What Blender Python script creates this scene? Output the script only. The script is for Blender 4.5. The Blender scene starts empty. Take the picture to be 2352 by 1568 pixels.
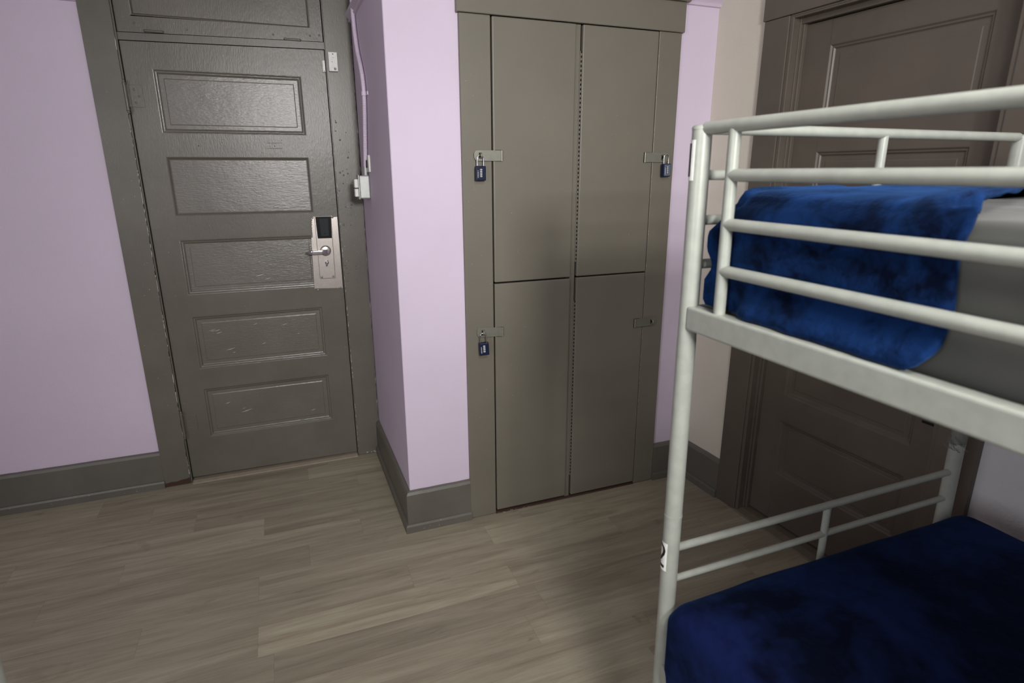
import bpy, bmesh, math, random
from mathutils import Vector, Matrix, noise
random.seed(7)
SC = bpy.context.scene
COL = SC.collection
PI = math.pi

# ------------------------------------------------------------------ helpers
class MB:
    """collects geometry, builds ONE mesh object"""
    def __init__(s):
        s.v = []; s.f = []; s.m = []; s.sm = []
    def add(s, verts, faces, mi=0, smooth=False):
        o = len(s.v)
        s.v += [tuple(p) for p in verts]
        for f in faces:
            s.f.append([i + o for i in f]); s.m.append(mi); s.sm.append(smooth)
    def box(s, x0, x1, y0, y1, z0, z1, mi=0):
        v = [(x0,y0,z0),(x1,y0,z0),(x1,y1,z0),(x0,y1,z0),(x0,y0,z1),(x1,y0,z1),(x1,y1,z1),(x0,y1,z1)]
        s.add(v, [(0,3,2,1),(4,5,6,7),(0,1,5,4),(1,2,6,5),(2,3,7,6),(3,0,4,7)], mi)
    def quad(s, a, b, c, d, mi=0):
        s.add([a, b, c, d], [(0,1,2,3)], mi)
    def tube(s, pts, r, n=16, cap=True, mi=0, smooth=True):
        pts = [Vector(p) for p in pts]
        rs = r if isinstance(r, (list, tuple)) else [r]*len(pts)
        rings = []; up = None
        for i, p in enumerate(pts):
            if i == 0: t = pts[1]-p
            elif i == len(pts)-1: t = p-pts[i-1]
            else: t = (pts[i+1]-p).normalized()+(p-pts[i-1]).normalized()
            t.normalize()
            if up is None:
                up = t.orthogonal().normalized()
            else:
                up = (up - t*up.dot(t))
                up = up.normalized() if up.length > 1e-6 else t.orthogonal().normalized()
            w = t.cross(up)
            rings.append([p + (up*math.cos(2*PI*k/n)+w*math.sin(2*PI*k/n))*rs[i] for k in range(n)])
        vs = [q for R in rings for q in R]
        fs = []
        for i in range(len(rings)-1):
            for k in range(n):
                k2 = (k+1) % n
                fs.append((i*n+k, i*n+k2, (i+1)*n+k2, (i+1)*n+k))
        s.add(vs, fs, mi, smooth)
        if cap:
            s.add(rings[0], [tuple(range(n-1,-1,-1))], mi)
            s.add(rings[-1], [tuple(range(n))], mi)
    def lathe(s, c, ax, prof, n=20, mi=0):
        """prof: (distance along axis, radius)"""
        ax = Vector(ax).normalized(); c = Vector(c)
        u = ax.orthogonal().normalized(); w = ax.cross(u)
        vs = []; fs = []
        for (d, r) in prof:
            for k in range(n):
                vs.append(c+ax*d+(u*math.cos(2*PI*k/n)+w*math.sin(2*PI*k/n))*max(r,1e-5))
        for i in range(len(prof)-1):
            for k in range(n):
                k2 = (k+1)%n
                fs.append((i*n+k, i*n+k2, (i+1)*n+k2, (i+1)*n+k))
        s.add(vs, fs, mi, True)
    def prism(s, poly, d, mi=0):
        """poly: list of 3D points (planar), d: extrusion vector"""
        n = len(poly); d = Vector(d)
        vs = [Vector(p) for p in poly]+[Vector(p)+d for p in poly]
        fs = [tuple(range(n-1,-1,-1)), tuple(range(n, 2*n))]
        fs += [(i, (i+1)%n, n+(i+1)%n, n+i) for i in range(n)]
        s.add(vs, fs, mi)
    def xf(s, fn):
        s.v = [tuple(fn(Vector(p))) for p in s.v]
        return s
    def build(s, name, mats, parent=None, bevel=0, seg=2, merge=False, recalc=True):
        me = bpy.data.meshes.new(name)
        me.from_pydata([tuple(p) for p in s.v], [], s.f)
        mats = mats if isinstance(mats, (list, tuple)) else [mats]
        for m in mats: me.materials.append(m)
        for p, mi, sm in zip(me.polygons, s.m, s.sm):
            p.material_index = mi; p.use_smooth = sm
        bm = bmesh.new(); bm.from_mesh(me)
        if merge: bmesh.ops.remove_doubles(bm, verts=bm.verts, dist=1e-5)
        if recalc: bmesh.ops.recalc_face_normals(bm, faces=bm.faces)
        bm.to_mesh(me); bm.free()
        o = bpy.data.objects.new(name, me); COL.objects.link(o)
        if parent: o.parent = parent; o.matrix_parent_inverse = parent.matrix_basis.inverted()
        if bevel:
            b = o.modifiers.new('bevel', 'BEVEL'); b.width = bevel; b.segments = seg
            b.limit_method = 'ANGLE'; b.angle_limit = math.radians(40)
            b.harden_normals = False
        return o

def thing(name, label, cat, loc=(0,0,0), group=None):
    o = bpy.data.objects.new(name, None); COL.objects.link(o)
    o.location = loc; o.empty_display_size = .1
    return tag(o, label, cat, group)
def tag(o, label, cat, group=None):
    o['label'] = label; o['category'] = cat
    if group: o['group'] = group
    return o
def struct(o, label, cat):
    o['kind'] = 'structure'; o['label'] = label; o['category'] = cat
    return o

# ------------------------------------------------------------------ materials
def L(c):
    """sRGB 0-255 to linear"""
    r = []
    for x in c:
        x = x/255
        r.append(x/12.92 if x <= .04045 else ((x+.055)/1.055)**2.4)
    return (*r, 1)
def mat(name):
    m = bpy.data.materials.new(name); m.use_nodes = True
    nt = m.node_tree; b = nt.nodes['Principled BSDF']
    return m, nt, b
def N(nt, t, **kw):
    n = nt.nodes.new(t)
    for k, v in kw.items():
        if k in n.inputs: n.inputs[k].default_value = v
        else: setattr(n, k, v)
    return n
def objcoord(nt, scale=(1,1,1)):
    tc = N(nt, 'ShaderNodeTexCoord'); mp = N(nt, 'ShaderNodeMapping')
    mp.inputs['Scale'].default_value = scale
    nt.links.new(tc.outputs['Object'], mp.inputs['Vector'])
    return mp.outputs['Vector']
def nz(nt, vec, scale, detail=3, rough=.5, dist=0):
    n = N(nt, 'ShaderNodeTexNoise'); n.inputs['Scale'].default_value = scale
    n.inputs['Detail'].default_value = detail; n.inputs['Roughness'].default_value = rough
    n.inputs['Distortion'].default_value = dist
    nt.links.new(vec, n.inputs['Vector'])
    return n.outputs['Fac']
def ramp(nt, fac, stops):
    r = N(nt, 'ShaderNodeValToRGB'); e = r.color_ramp.elements
    while len(e) < len(stops): e.new(.5)
    for el, (p, c) in zip(e, stops): el.position = p; el.color = c
    nt.links.new(fac, r.inputs['Fac'])
    return r.outputs['Color']
def bump(nt, b, h, strength, dist, prev=None):
    n = N(nt, 'ShaderNodeBump'); n.inputs['Strength'].default_value = strength
    n.inputs['Distance'].default_value = dist
    nt.links.new(h, n.inputs['Height'])
    if prev: nt.links.new(prev, n.inputs['Normal'])
    nt.links.new(n.outputs['Normal'], b.inputs['Normal'])
    return n.outputs['Normal']

def painted(name, c, rough, stroke=.3, strokedist=.002, wear=.0, coat=0, axis='z', mott=.12):
    """old gloss / satin paint over wood"""
    m, nt, b = mat(name)
    sc = {'z': (1, 1, .22), 'x': (.22, 1, 1), 'n': (1, 1, 1)}[axis]
    v = objcoord(nt, sc); v1 = objcoord(nt)
    a = L(c); d = tuple(x*(1-mott) for x in a[:3])+(1,); u = tuple(min(1, x*(1+mott)) for x in a[:3])+(1,)
    colr = ramp(nt, nz(nt, v1, 3.5, 4, .6), [(.3, d), (.7, u)])
    if wear:
        mk = nz(nt, v1, 130, 2, .6)
        mk2 = nz(nt, v1, 6, 2, .5)
        mul = N(nt, 'ShaderNodeMath', operation='MULTIPLY')
        nt.links.new(mk, mul.inputs[0]); nt.links.new(mk2, mul.inputs[1])
        f = ramp(nt, mul.outputs[0], [(.47-wear, (0,0,0,1)), (.475-wear, (1,1,1,1))])
        mx = N(nt, 'ShaderNodeMix', data_type='RGBA')
        nt.links.new(f, mx.inputs['Factor']); nt.links.new(colr, mx.inputs[6])
        mx.inputs[7].default_value = L((190,188,180))
        colr = mx.outputs[2]
    nt.links.new(colr, b.inputs['Base Color'])
    b.inputs['Roughness'].default_value = rough
    b.inputs['Specular IOR Level'].default_value = .5
    p = bump(nt, b, nz(nt, v, 210, 3, .65), stroke, strokedist*.55)
    p = bump(nt, b, nz(nt, v1, 75, 2, .5), stroke*.5, strokedist*.5, p)
    bump(nt, b, nz(nt, v1, 8, 2, .5), stroke*.5, strokedist*2, p)
    if coat:
        b.inputs['Coat Weight'].default_value = coat; b.inputs['Coat Roughness'].default_value = .25
    return m

def plaster(name, c, rough=.62, scale=170, st=.35, mott=.03):
    m, nt, b = mat(name)
    v = objcoord(nt)
    a = L(c); d = tuple(x*(1-mott) for x in a[:3])+(1,); u = tuple(min(1, x*(1+mott)) for x in a[:3])+(1,)
    nt.links.new(ramp(nt, nz(nt, v, 2.2, 3), [(.3, d), (.7, u)]), b.inputs['Base Color'])
    b.inputs['Roughness'].default_value = rough
    p = bump(nt, b, nz(nt, v, scale, 3, .6), st, .0016)
    bump(nt, b, nz(nt, v, 14, 3, .6), st*.7, .006, p)
    return m

def flat(name, c, rough=.5, metal=0, bumpy=0, scale=80, spec=.5):
    m, nt, b = mat(name)
    v = objcoord(nt); a = L(c)
    nt.links.new(ramp(nt, nz(nt, v, scale, 2), [(.3, tuple(x*.93 for x in a[:3])+(1,)), (.7, tuple(min(1,x*1.05) for x in a[:3])+(1,))]), b.inputs['Base Color'])
    b.inputs['Roughness'].default_value = rough; b.inputs['Metallic'].default_value = metal
    b.inputs['Specular IOR Level'].default_value = spec
    if bumpy: bump(nt, b, nz(nt, v, scale*2, 2), bumpy, .001)
    return m

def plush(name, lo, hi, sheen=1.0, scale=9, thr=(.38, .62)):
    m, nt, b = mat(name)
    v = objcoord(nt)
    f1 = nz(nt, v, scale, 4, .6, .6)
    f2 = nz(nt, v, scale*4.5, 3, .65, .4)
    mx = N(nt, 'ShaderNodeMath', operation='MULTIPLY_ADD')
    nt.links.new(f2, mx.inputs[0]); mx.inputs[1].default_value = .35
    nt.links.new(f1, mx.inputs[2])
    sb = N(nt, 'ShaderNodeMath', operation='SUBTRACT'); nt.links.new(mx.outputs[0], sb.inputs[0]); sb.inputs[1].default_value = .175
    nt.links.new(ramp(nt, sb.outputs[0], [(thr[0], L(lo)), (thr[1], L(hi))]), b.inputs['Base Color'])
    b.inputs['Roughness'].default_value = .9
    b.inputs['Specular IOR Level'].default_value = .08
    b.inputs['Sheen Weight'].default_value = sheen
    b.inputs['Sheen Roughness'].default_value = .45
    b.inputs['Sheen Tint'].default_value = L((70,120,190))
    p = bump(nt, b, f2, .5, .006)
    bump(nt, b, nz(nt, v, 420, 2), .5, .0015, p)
    return m

PAINT = (103, 98, 89)
M = {}
M['door_paint'] = painted('glossy_door_paint', (101,97,88), .31, .45, .0022)
M['trim_paint'] = painted('glossy_trim_paint', (101,97,88), .34, .3, .002)
M['cab_paint'] = painted('satin_cabinet_paint', (112,107,96), .42, .1, .0008, mott=.05, axis='x')
M['base_paint'] = painted('baseboard_paint', (100,97,89), .4, .25, .002, axis='x')
M['panel_paint'] = painted('glossy_panel_paint', (101,97,88), .3, .55, .0026, axis='x')
M['panel_paint'].node_tree.nodes['Principled BSDF'].inputs['Specular IOR Level'].default_value = .8
M['dark_paint'] = painted('side_door_paint', (91,83,74), .4, .2, .0012)
M['lilac'] = plaster('lilac_wall_paint', (213,198,217))
M['lilac_trim'] = painted('lilac_trim_paint', (211,196,214), .45, .1, .001, mott=.03)
M['cream'] = plaster('cream_wall_paint', (211,204,190), st=.5)
M['white_wall'] = plaster('pale_wall_paint', (205,203,205), st=.8, scale=120)
M['ceiling'] = plaster('white_ceiling_paint', (225,223,218))
M['chip'] = flat('chipped_white_primer', (205,203,196), .6)
M['gap'] = flat('dark_gap', (22,18,15), .9)  # near-black: painted shade behind doors, also holes and plank joints
M['bare'] = flat('bare_dark_wood', (66,44,35), .85, 0, .6, 60)
M['bed'] = flat('pale_grey_metal_paint', (156,159,150), .36, .0, .06, 40)
M['sheet'] = None
M['steel'] = flat('brushed_steel', (196,190,182), .3, .9, .05, 120)
M['chrome'] = flat('polished_chrome', (225,225,225), .12, 1)
M['zinc'] = flat('worn_zinc', (138,137,126), .42, .55, .25, 50)
M['galv'] = flat('galvanised_metal', (178,180,176), .45, .5, .1, 60)
M['black'] = flat('black_plastic', (8,8,9), .4, spec=.15)
M['slate'] = flat('slate_plastic', (44,48,49), .5, spec=.15)
M['white_pl'] = flat('white_plastic', (226,226,220), .45)
M['navy'] = flat('navy_lock_body', (20,29,56), .42, spec=.25)
M['face_reflection'] = flat('lock_face_reflection', (92,101,118), .4)  # navy face with its reflection put into the base colour
M['ink'] = flat('black_ink', (14,10,10), .5)
M['paper'] = flat('white_sticker', (236,236,230), .5)
M['mark'] = flat('white_marking', (205,208,214), .5)
M['plush_up'] = plush('blue_plush_fleece', (2,8,30), (16,44,90), .3)
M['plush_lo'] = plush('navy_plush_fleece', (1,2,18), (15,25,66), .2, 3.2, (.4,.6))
M['worn_wood'] = flat('worn_threshold_wood', (104,94,80), .6, 0, .4, 26)
M['bronze'] = flat('old_tape', (112,114,106), .6, 0, .2, 60)
M['wood_strip'] = flat('threshold_wood', (138,127,111), .55, 0, .2, 30)
# grey sheet
m, nt, b = mat('grey_fitted_sheet'); v = objcoord(nt)
nt.links.new(ramp(nt, nz(nt, v, 6, 3), [(.3, L((64,65,61))), (.7, L((74,74,70)))]), b.inputs['Base Color'])
b.inputs['Roughness'].default_value = .85; b.inputs['Sheen Weight'].default_value = .15
bump(nt, b, nz(nt, objcoord(nt, (1,.25,1)), 22, 3), .35, .006)
M['sheet'] = m
# vinyl plank floor
m, nt, b = mat('vinyl_oak_planks')
at = N(nt, 'ShaderNodeAttribute', attribute_name='tone')
sep = N(nt, 'ShaderNodeSeparateColor'); nt.links.new(at.outputs['Color'], sep.inputs['Color'])
tc = N(nt, 'ShaderNodeTexCoord'); mp = N(nt, 'ShaderNodeMapping')
nt.links.new(tc.outputs['Object'], mp.inputs['Vector'])
cmb = N(nt, 'ShaderNodeCombineXYZ')
mm = N(nt, 'ShaderNodeMath', operation='MULTIPLY'); nt.links.new(sep.outputs['Green'], mm.inputs[0]); mm.inputs[1].default_value = 40
nt.links.new(mm.outputs[0], cmb.inputs['Z']); nt.links.new(mm.outputs[0], cmb.inputs['X'])
nt.links.new(cmb.outputs[0], mp.inputs['Location'])
def stretch(sx, sy):
    s = N(nt, 'ShaderNodeVectorMath', operation='MULTIPLY'); s.inputs[1].default_value = (sx, sy, 1)
    nt.links.new(mp.outputs['Vector'], s.inputs[0]); return s.outputs['Vector']
g1 = nz(nt, stretch(1.1, 13), 1.6, 5, .62, .9)
g2 = nz(nt, stretch(3.5, 110), 2.0, 4, .6, .2)
g3 = nz(nt, stretch(2.4, 7), 1.7, 3, .55, 1.6)
base = ramp(nt, g1, [(.28, L((135,126,110))), (.5, L((155,147,129))), (.72, L((169,162,143)))])
fine = ramp(nt, g2, [(.3, (.87,.86,.85,1)), (.65, (1.03,1.03,1.03,1))])
knot = ramp(nt, g3, [(.22, (.7,.67,.63,1)), (.36, (1,1,1,1))])
def mul(a, c, fac=1):
    x = N(nt, 'ShaderNodeMix', data_type='RGBA', blend_type='MULTIPLY'); x.inputs['Factor'].default_value = fac
    nt.links.new(a, x.inputs[6]); nt.links.new(c, x.inputs[7]); return x.outputs[2]
tone = ramp(nt, sep.outputs['Red'], [(0, (.8,.785,.78,1)), (1, (1.14,1.15,1.13,1))])
nt.links.new(mul(mul(mul(base, fine), knot), tone), b.inputs['Base Color'])
b.inputs['Roughness'].default_value = .5
b.inputs['Specular IOR Level'].default_value = .35
bump(nt, b, g2, .12, .001)
M['floor'] = m
# window glass glow outside is a lamp: pane keeps plain glass
m, nt, b = mat('window_glass'); b.inputs['Transmission Weight'].default_value = 1; b.inputs['Roughness'].default_value = .02
nt.links.new(ramp(nt, nz(nt, objcoord(nt), 3), [(0, (.95,.97,.97,1)), (1, (1,1,1,1))]), b.inputs['Base Color'])
M['glass'] = m

# ------------------------------------------------------------------ key planes
YD, YS, YB = 3.062, 3.082, 2.241       # entry-door casing face, its slab face, closet casing face
XRET = .411                            # return wall
K = .0510                              # side wall is a little out of square
XC, XW, XS = 1.806, 1.824, 1.866       # side-door casing, wall, slab
HC = 2.75
def rw(p):                             # point on the (slightly skewed) right wall
    return Vector((p.x + K*(YB-p.y), p.y, p.z))
XL, YF = -2.3, -2.5

# ------------------------------------------------------------------ floor
W0, PW, PL = 1.74, .142, .914
joint = {5: -.19, 3: -.016, 2: -.205, 1: .34, 0: -.203}
light = {(5,-1): .72, (5,0): .35, (0,0): .95, (0,-1): .45, (2,1): .85, (2,0): .62, (2,-1): .4, (1,0): .62, (1,-1): .5, (1,1): .45,
         (3,0): .45, (3,-1): .3}
vs, fs, tn = [], [], []
k0 = int((YF-W0)//PW); k1 = int((3.5-W0)//PW)+1
for k in range(k0, k1+1):
    j = joint.get(k, random.uniform(0, PL))
    y0, y1 = W0+k*PW, W0+(k+1)*PW
    i0 = int((XL-j)//PL); i1 = int((2.6-j)//PL)+1
    for i in range(i0, i1):
        a, c = j+i*PL, j+(i+1)*PL
        g = .00015
        o = len(vs)
        vs += [(a+g,y0+g,0),(c-g,y0+g,0),(c-g,y1-g,0),(a+g,y1-g,0)]
        fs.append((o,o+1,o+2,o+3))
        tn.append((light.get((k,i), random.uniform(.2,.75)), random.random()))
np_ = len(fs); o = len(vs)
vs += [(XL-.2,YF-.2,-.0015),(2.9,YF-.2,-.0015),(2.9,3.7,-.0015),(XL-.2,3.7,-.0015)]; fs.append((o,o+1,o+2,o+3)); tn.append((0,0))
vs += [(x,y,-.06) for (x,y,z) in vs[o:o+4]]
fs += [(o+7,o+6,o+5,o+4)]+[(o+q,o+4+q,o+4+(q+1)%4,o+(q+1)%4) for q in range(4)]; tn += [(0,0)]*5
me = bpy.data.meshes.new('floor'); me.from_pydata(vs, [], fs)
me.materials.append(M['floor']); me.materials.append(M['gap'])
ca = me.color_attributes.new('tone', 'FLOAT_COLOR', 'CORNER')
for p in me.polygons:
    if p.index >= np_: p.material_index = 1
    for li in p.loop_indices: ca.data[li].color = (*tn[p.index], 0, 1)
fl = bpy.data.objects.new('floor', me); COL.objects.link(fl)
struct(fl, 'grey-brown oak-look vinyl plank floor', 'floor')

# ------------------------------------------------------------------ walls
T = .12
DO = (-.545, .297, 2.34)               # entry doorway opening in the rear wall
mb = MB(); mb.box(XL-T, DO[0], YS, YS+T, 0, HC); mb.box(DO[1], XRET+.02, YS, YS+T, 0, HC); mb.box(DO[0], DO[1], YS, YS+T, DO[2], HC)
struct(mb.build('wall_rear', M['lilac']), 'lilac wall holding the entry door', 'wall')
yw = YB+.018
mb = MB(); mb.prism([(XRET,yw,0),(.75,yw,0),(.75,yw+.1,0),(XRET+.1,yw+.1,0),(XRET+.1,YS+.02,0),(XRET,YS+.02,0)],(0,0,HC))
struct(mb.build('wall_return', M['lilac'], bevel=.006, seg=3), 'lilac pier and shaded return wall between entry door and lockers', 'wall')
mb = MB(); mb.box(1.57, 1.96, yw, yw+.1, 0, HC); mb.box(.75, 1.57, yw, yw+.1, 2.1, HC)
struct(mb.build('wall_closet', M['lilac']), 'lilac wall around the built-in lockers', 'wall')
# right wall with doorway Y 1.105..1.865
mb = MB(); mb.box(XW, XW+.12, 1.90, yw+.12, 0, HC)
mb.xf(rw)
struct(mb.build('wall_right', M['cream']), 'cream wall beside the side door', 'wall')
mb = MB(); mb.box(XW, XW+.12, YF-.1, 1.07, 0, HC); mb.box(XW, XW+.12, 1.07, 1.90, 2.09, HC)
mb.xf(rw)
struct(mb.build('wall_side', M['white_wall']), 'pale grey textured wall behind the bunk bed', 'wall')
mb = MB(); mb.box(XL-T, XL, YF, -1.18, 0, HC); mb.box(XL-T, XL, -.22, YS, 0, HC); mb.box(XL-T, XL, -1.18, -.22, 0, 1.05); mb.box(XL-T, XL, -1.18, -.22, 2.35, HC)
struct(mb.build('wall_left', M['lilac']), 'lilac wall at the left of the room', 'wall')
WX = (-.15, 1.05, .95, 2.45)           # window behind the camera
mb = MB(); mb.box(XL-T, WX[0], YF-.12, YF, 0, HC); mb.box(WX[1], 2.3, YF-.12, YF, 0, HC)
mb.box(WX[0], WX[1], YF-.12, YF, 0, WX[2]); mb.box(WX[0], WX[1], YF-.12, YF, WX[3], HC)
struct(mb.build('wall_front', M['lilac']), 'lilac wall with the window behind the viewer', 'wall')
mb = MB(); mb.box(XL-T, 2.4, YF-.12, 3.4, HC, HC+.08)
struct(mb.build('ceiling', M['ceiling']), 'white ceiling', 'ceiling')
mb = MB()
for a in ((WX[0], WX[0]+.06, WX[2], WX[3]), (WX[1]-.06, WX[1], WX[2], WX[3]), (WX[0]+.06, WX[1]-.06, WX[2], WX[2]+.06), (WX[0]+.06, WX[1]-.06, WX[3]-.06, WX[3]), (WX[0]+.06, WX[1]-.06, 1.67, 1.72)):
    mb.box(a[0], a[1], YF-.1, YF-.04, a[2], a[3])
w = struct(mb.build('window_1', M['lilac_trim']), 'sash window behind the viewer', 'window')
mb = MB(); mb.box(WX[0]+.06, WX[1]-.06, YF-.075, YF-.07, WX[2]+.06, 1.67); mb.box(WX[0]+.06, WX[1]-.06, YF-.075, YF-.07, 1.72, WX[3]-.06)
mb.build('pane', M['glass'], w)

mb = MB()
for a in ((-1.18,-1.12,1.05,2.35),(-.28,-.22,1.05,2.35),(-1.12,-.28,1.05,1.11),(-1.12,-.28,2.29,2.35),(-1.12,-.28,1.67,1.72)):
    mb.box(XL-.1, XL-.04, a[0], a[1], a[2], a[3])
w = struct(mb.build('window_2', M['lilac_trim']), 'sash window in the left wall outside the picture', 'window')
mb = MB(); mb.box(XL-.075, XL-.07, -1.12, -.28, 1.11, 1.67); mb.box(XL-.075, XL-.07, -1.12, -.28, 1.72, 2.29)
mb.build('pane', M['glass'], w)

# ------------------------------------------------------------------ baseboards (board, sloped ledge, shoe strip)
def baseboard(name, p0, p1, nrm, label, fn=None, ext0=0, ext1=0):
    """p0->p1 along the face on the floor, nrm points into the room; face of the board is the line, wall is .018 behind"""
    p0, p1, n = Vector((*p0,0)), Vector((*p1,0)), Vector((*nrm,0))
    prof = [(-.017,0),(.010,0),(.010,.030),(.006,.0385),(0,.0395),(0,.176),(-.006,.187),(-.017,.192)]
    mb = MB(); rings = []
    d = (p1-p0).normalized(); ln = (p1-p0).length; ns = max(2, int(ln/.03))
    for i in range(ns+1):
        t = i/ns
        q = p0+(p1-p0)*t
        rg = []
        for (a, z) in prof:
            wob = .0012*noise.noise(Vector((q.x*23, q.y*23, z*9))) if z > .1 else 0
            mit = (ext0*a if i == 0 else 0) + (ext1*a if i == ns else 0)
            rg.append(q+n*(a)+d*(-ext0*a if i == 0 else (ext1*a if i == ns else 0))+Vector((0,0,z+wob)))
        rings.append(rg)
    m_ = len(prof); vs = [p for r in rings for p in r]; fs = []
    for i in range(ns):
        for j in range(m_):
            j2 = (j+1) % m_
            fs.append((i*m_+j, i*m_+j2, (i+1)*m_+j2, (i+1)*m_+j))
    fs += [tuple(range(m_)), tuple(reversed(range(ns*m_, ns*m_+m_)))]
    mb.add(vs, fs)
    for _ in range(int(ln*26)):        # chipped flecks on the shoe strip
        t = random.random(); z = random.choice((.036, .03, .02, .012)); q = p0+(p1-p0)*t+n*.0107+Vector((0,0,z))
        s_ = random.uniform(.0008, .0022)
        mb.add([q+d*-s_+Vector((0,0,-s_*.6)), q+d*s_*1.4, q+Vector((0,0,s_*.9))], [(0,1,2)], 1)
    if fn: mb.xf(fn)
    return struct(mb.build(name, [M['base_paint'], M['chip']]), label, 'baseboard')
baseboard('baseboard_rear', (XL, YD), (-.649, YD), (0,-1), 'grey baseboard left of the entry door')
baseboard('baseboard_return', (XRET-.018, YD), (XRET-.018, YB), (-1,0), 'grey baseboard along the return wall', ext1=1)
baseboard('baseboard_closet', (XRET-.018, YB), (.677, YB), (0,-1), 'grey baseboard on the pier left of the lockers', ext0=1)
baseboard('baseboard_corner', (1.631, YB), (1.806, YB), (0,-1), 'short grey baseboard right of the lockers', ext1=-1)
baseboard('baseboard_right', (XC, YB), (XC, 1.984), (-1,0), 'grey baseboard between corner and side door', rw, ext0=-1)
baseboard('baseboard_side', (XC, .98), (XC, YF+.02), (-1,0), 'grey baseboard behind the bunk bed', rw)
baseboard('baseboard_left', (XL+.018, YF), (XL+.018, YD), (1,0), 'grey baseboard on the left wall')

# picture rails
def picrail(name, p0, p1, nrm, label, fn=None, z=2.155, e0=0, e1=0):
    prof = [(0,0),(.010,.002),(.013,.008),(.009,.013),(.016,.020),(.024,.027),(.024,.036),(0,.042)]
    p0, p1, n = Vector((*p0,0)), Vector((*p1,0)), Vector((*nrm,0)); d = (p1-p0).normalized()
    mb = MB(); m_ = len(prof)
    vs = [p0+n*a-d*a*e0+Vector((0,0,z+h)) for a, h in prof]+[p1+n*a+d*a*e1+Vector((0,0,z+h)) for a, h in prof]
    fs = [(j, (j+1)%m_, m_+(j+1)%m_, m_+j) for j in range(m_)]+[tuple(range(m_)), tuple(reversed(range(m_, 2*m_)))]
    mb.add(vs, fs)
    if fn: mb.xf(fn)
    return struct(mb.build(name, M['lilac_trim']), label, 'trim')
picrail('trim_1', (XL, YS), (-.65, YS), (0,-1), 'lilac picture rail left of the entry door')
picrail('trim_2', (XRET, YS), (XRET, yw), (-1,0), 'lilac picture rail on the return wall', e1=1)
picrail('trim_3', (XRET, yw), (.66, yw), (0,-1), 'lilac picture rail on the pier', e0=1)
picrail('trim_4', (1.645, yw), (1.826, yw), (0,-1), 'lilac picture rail right of the lockers')

# ------------------------------------------------------------------ panelled door geometry
RINGS = [(0,0),(.003,.0005),(.008,.005),(.013,.006),(.017,.0105),(.020,.0115),(.035,.0115),(.0385,.0102)]
FLATR = [(0,0),(.004,.002),(.010,.009),(.014,.0105)]
def panel_mb(x0, x1, z0, z1, prof, P, dent=0):
    """P(x, depth, z) -> world; rings stepping in"""
    mb = MB(); vs = []; fs = []
    for (i, d) in prof:
        vs += [P(x0+i, d, z0+i), P(x1-i, d, z0+i), P(x1-i, d, z1-i), P(x0+i, d, z1-i)]
    for r in range(len(prof)-1):
        for k in range(4):
            k2 = (k+1)%4
            fs.append((r*4+k, r*4+k2, r*4+4+k2, r*4+4+k))
    o = (len(prof)-1)*4
    fs.append((o,o+1,o+2,o+3))
    mb.add(vs, fs)
    return mb
def slab_mb(x0, x1, zb, zt, cols, rows, P, th=.035):
    """front face around the openings (stiles then rails) + thickness. cols=(xa,xb); rows=list of (z0,z1); zb,zt functions of x"""
    mb = MB(); xa, xb = cols
    def strip(xs, za, zc, d):
        n = len(xs)
        mb.add([P(x, d, za(x)) for x in xs]+[P(x, d, zc(x)) for x in xs], [(i, i+1, n+i+1, n+i) for i in range(n-1)])
    strip((x0, xa), zb, zt, 0); strip((xb, x1), zb, zt, 0)
    zs = sorted(rows)
    lo = zb
    for (a, c) in zs:
        strip((xa, xb), lo, (lambda x, a=a: a), .0005)
        lo = (lambda x, c=c: c)
    strip((xa, xb), lo, zt, .0005)
    # edges and back
    for (xx, yy) in ((x0, 1), (x1, 1)):
        mb.quad(P(xx, 0, zb(xx)), P(xx, th, zb(xx)), P(xx, th, zt(xx)), P(xx, 0, zt(xx)))
    mb.quad(P(x0,0,zb(x0)), P(x1,0,zb(x1)), P(x1,th,zb(x1)), P(x0,th,zb(x0)))
    mb.quad(P(x0,0,zt(x0)), P(x1,0,zt(x1)), P(x1,th,zt(x1)), P(x0,th,zt(x0)))
    mb.quad(P(x0,th,zb(x0)), P(x1,th,zb(x1)), P(x1,th,zt(x1)), P(x0,th,zt(x0)))
    return mb
def flecks(mb, n, xr, zr, y, smin, smax, mi, elong=1.0):
    for _ in range(n):
        x, z = random.uniform(*xr), random.uniform(*zr); s_ = random.uniform(smin, smax)
        k = random.randint(4, 6); pts = []
        for q in range(k):
            r = s_*random.uniform(.5, 1); t = 2*PI*q/k
            pts.append((x+r*math.cos(t), y, z+r*elong*math.sin(t)))
        mb.add(pts, [tuple(range(k))], mi)

# ---- entry door
P1 = lambda x, d, z: (x, YS+d, z)
rows = [(.2255,.482),(.585,.845),(.949,1.205),(1.312,1.5675),(1.665,1.923)]
zt1 = lambda x: 2.0331+.0173*x
zb1 = lambda x: .0199-.007*x
mb = slab_mb(-.5265, .2825, zb1, zt1, (-.4225, .173), rows, P1)
for (hx, hz) in ((-.288,1.6135),(.028,1.6165)):       # old screw holes and scratches in the second rail
    flecks(mb, 1, (hx,hx), (hz,hz), YS-.0007, .0032, .0036, 2, 1)
    for dz in (-.011,.0125): mb.add([(hx-.038,YS-.0006,hz+dz),(hx+.036,YS-.0006,hz+dz+.001),(hx+.03,YS-.0006,hz+dz+.0022),(hx-.03,YS-.0006,hz+dz+.0013)],[(0,1,2,3)],2 if hx>0 else 0)
flecks(mb, 26, (-.52,.27), (.4,1.9), YS-.0006, .0006, .0016, 1, 1.4)
for (zz, n) in ((1.615, 9),): flecks(mb, n, (-.25,.15), (zz-.03, zz+.03), YS-.0006, .001, .003, 2, .6)
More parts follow.
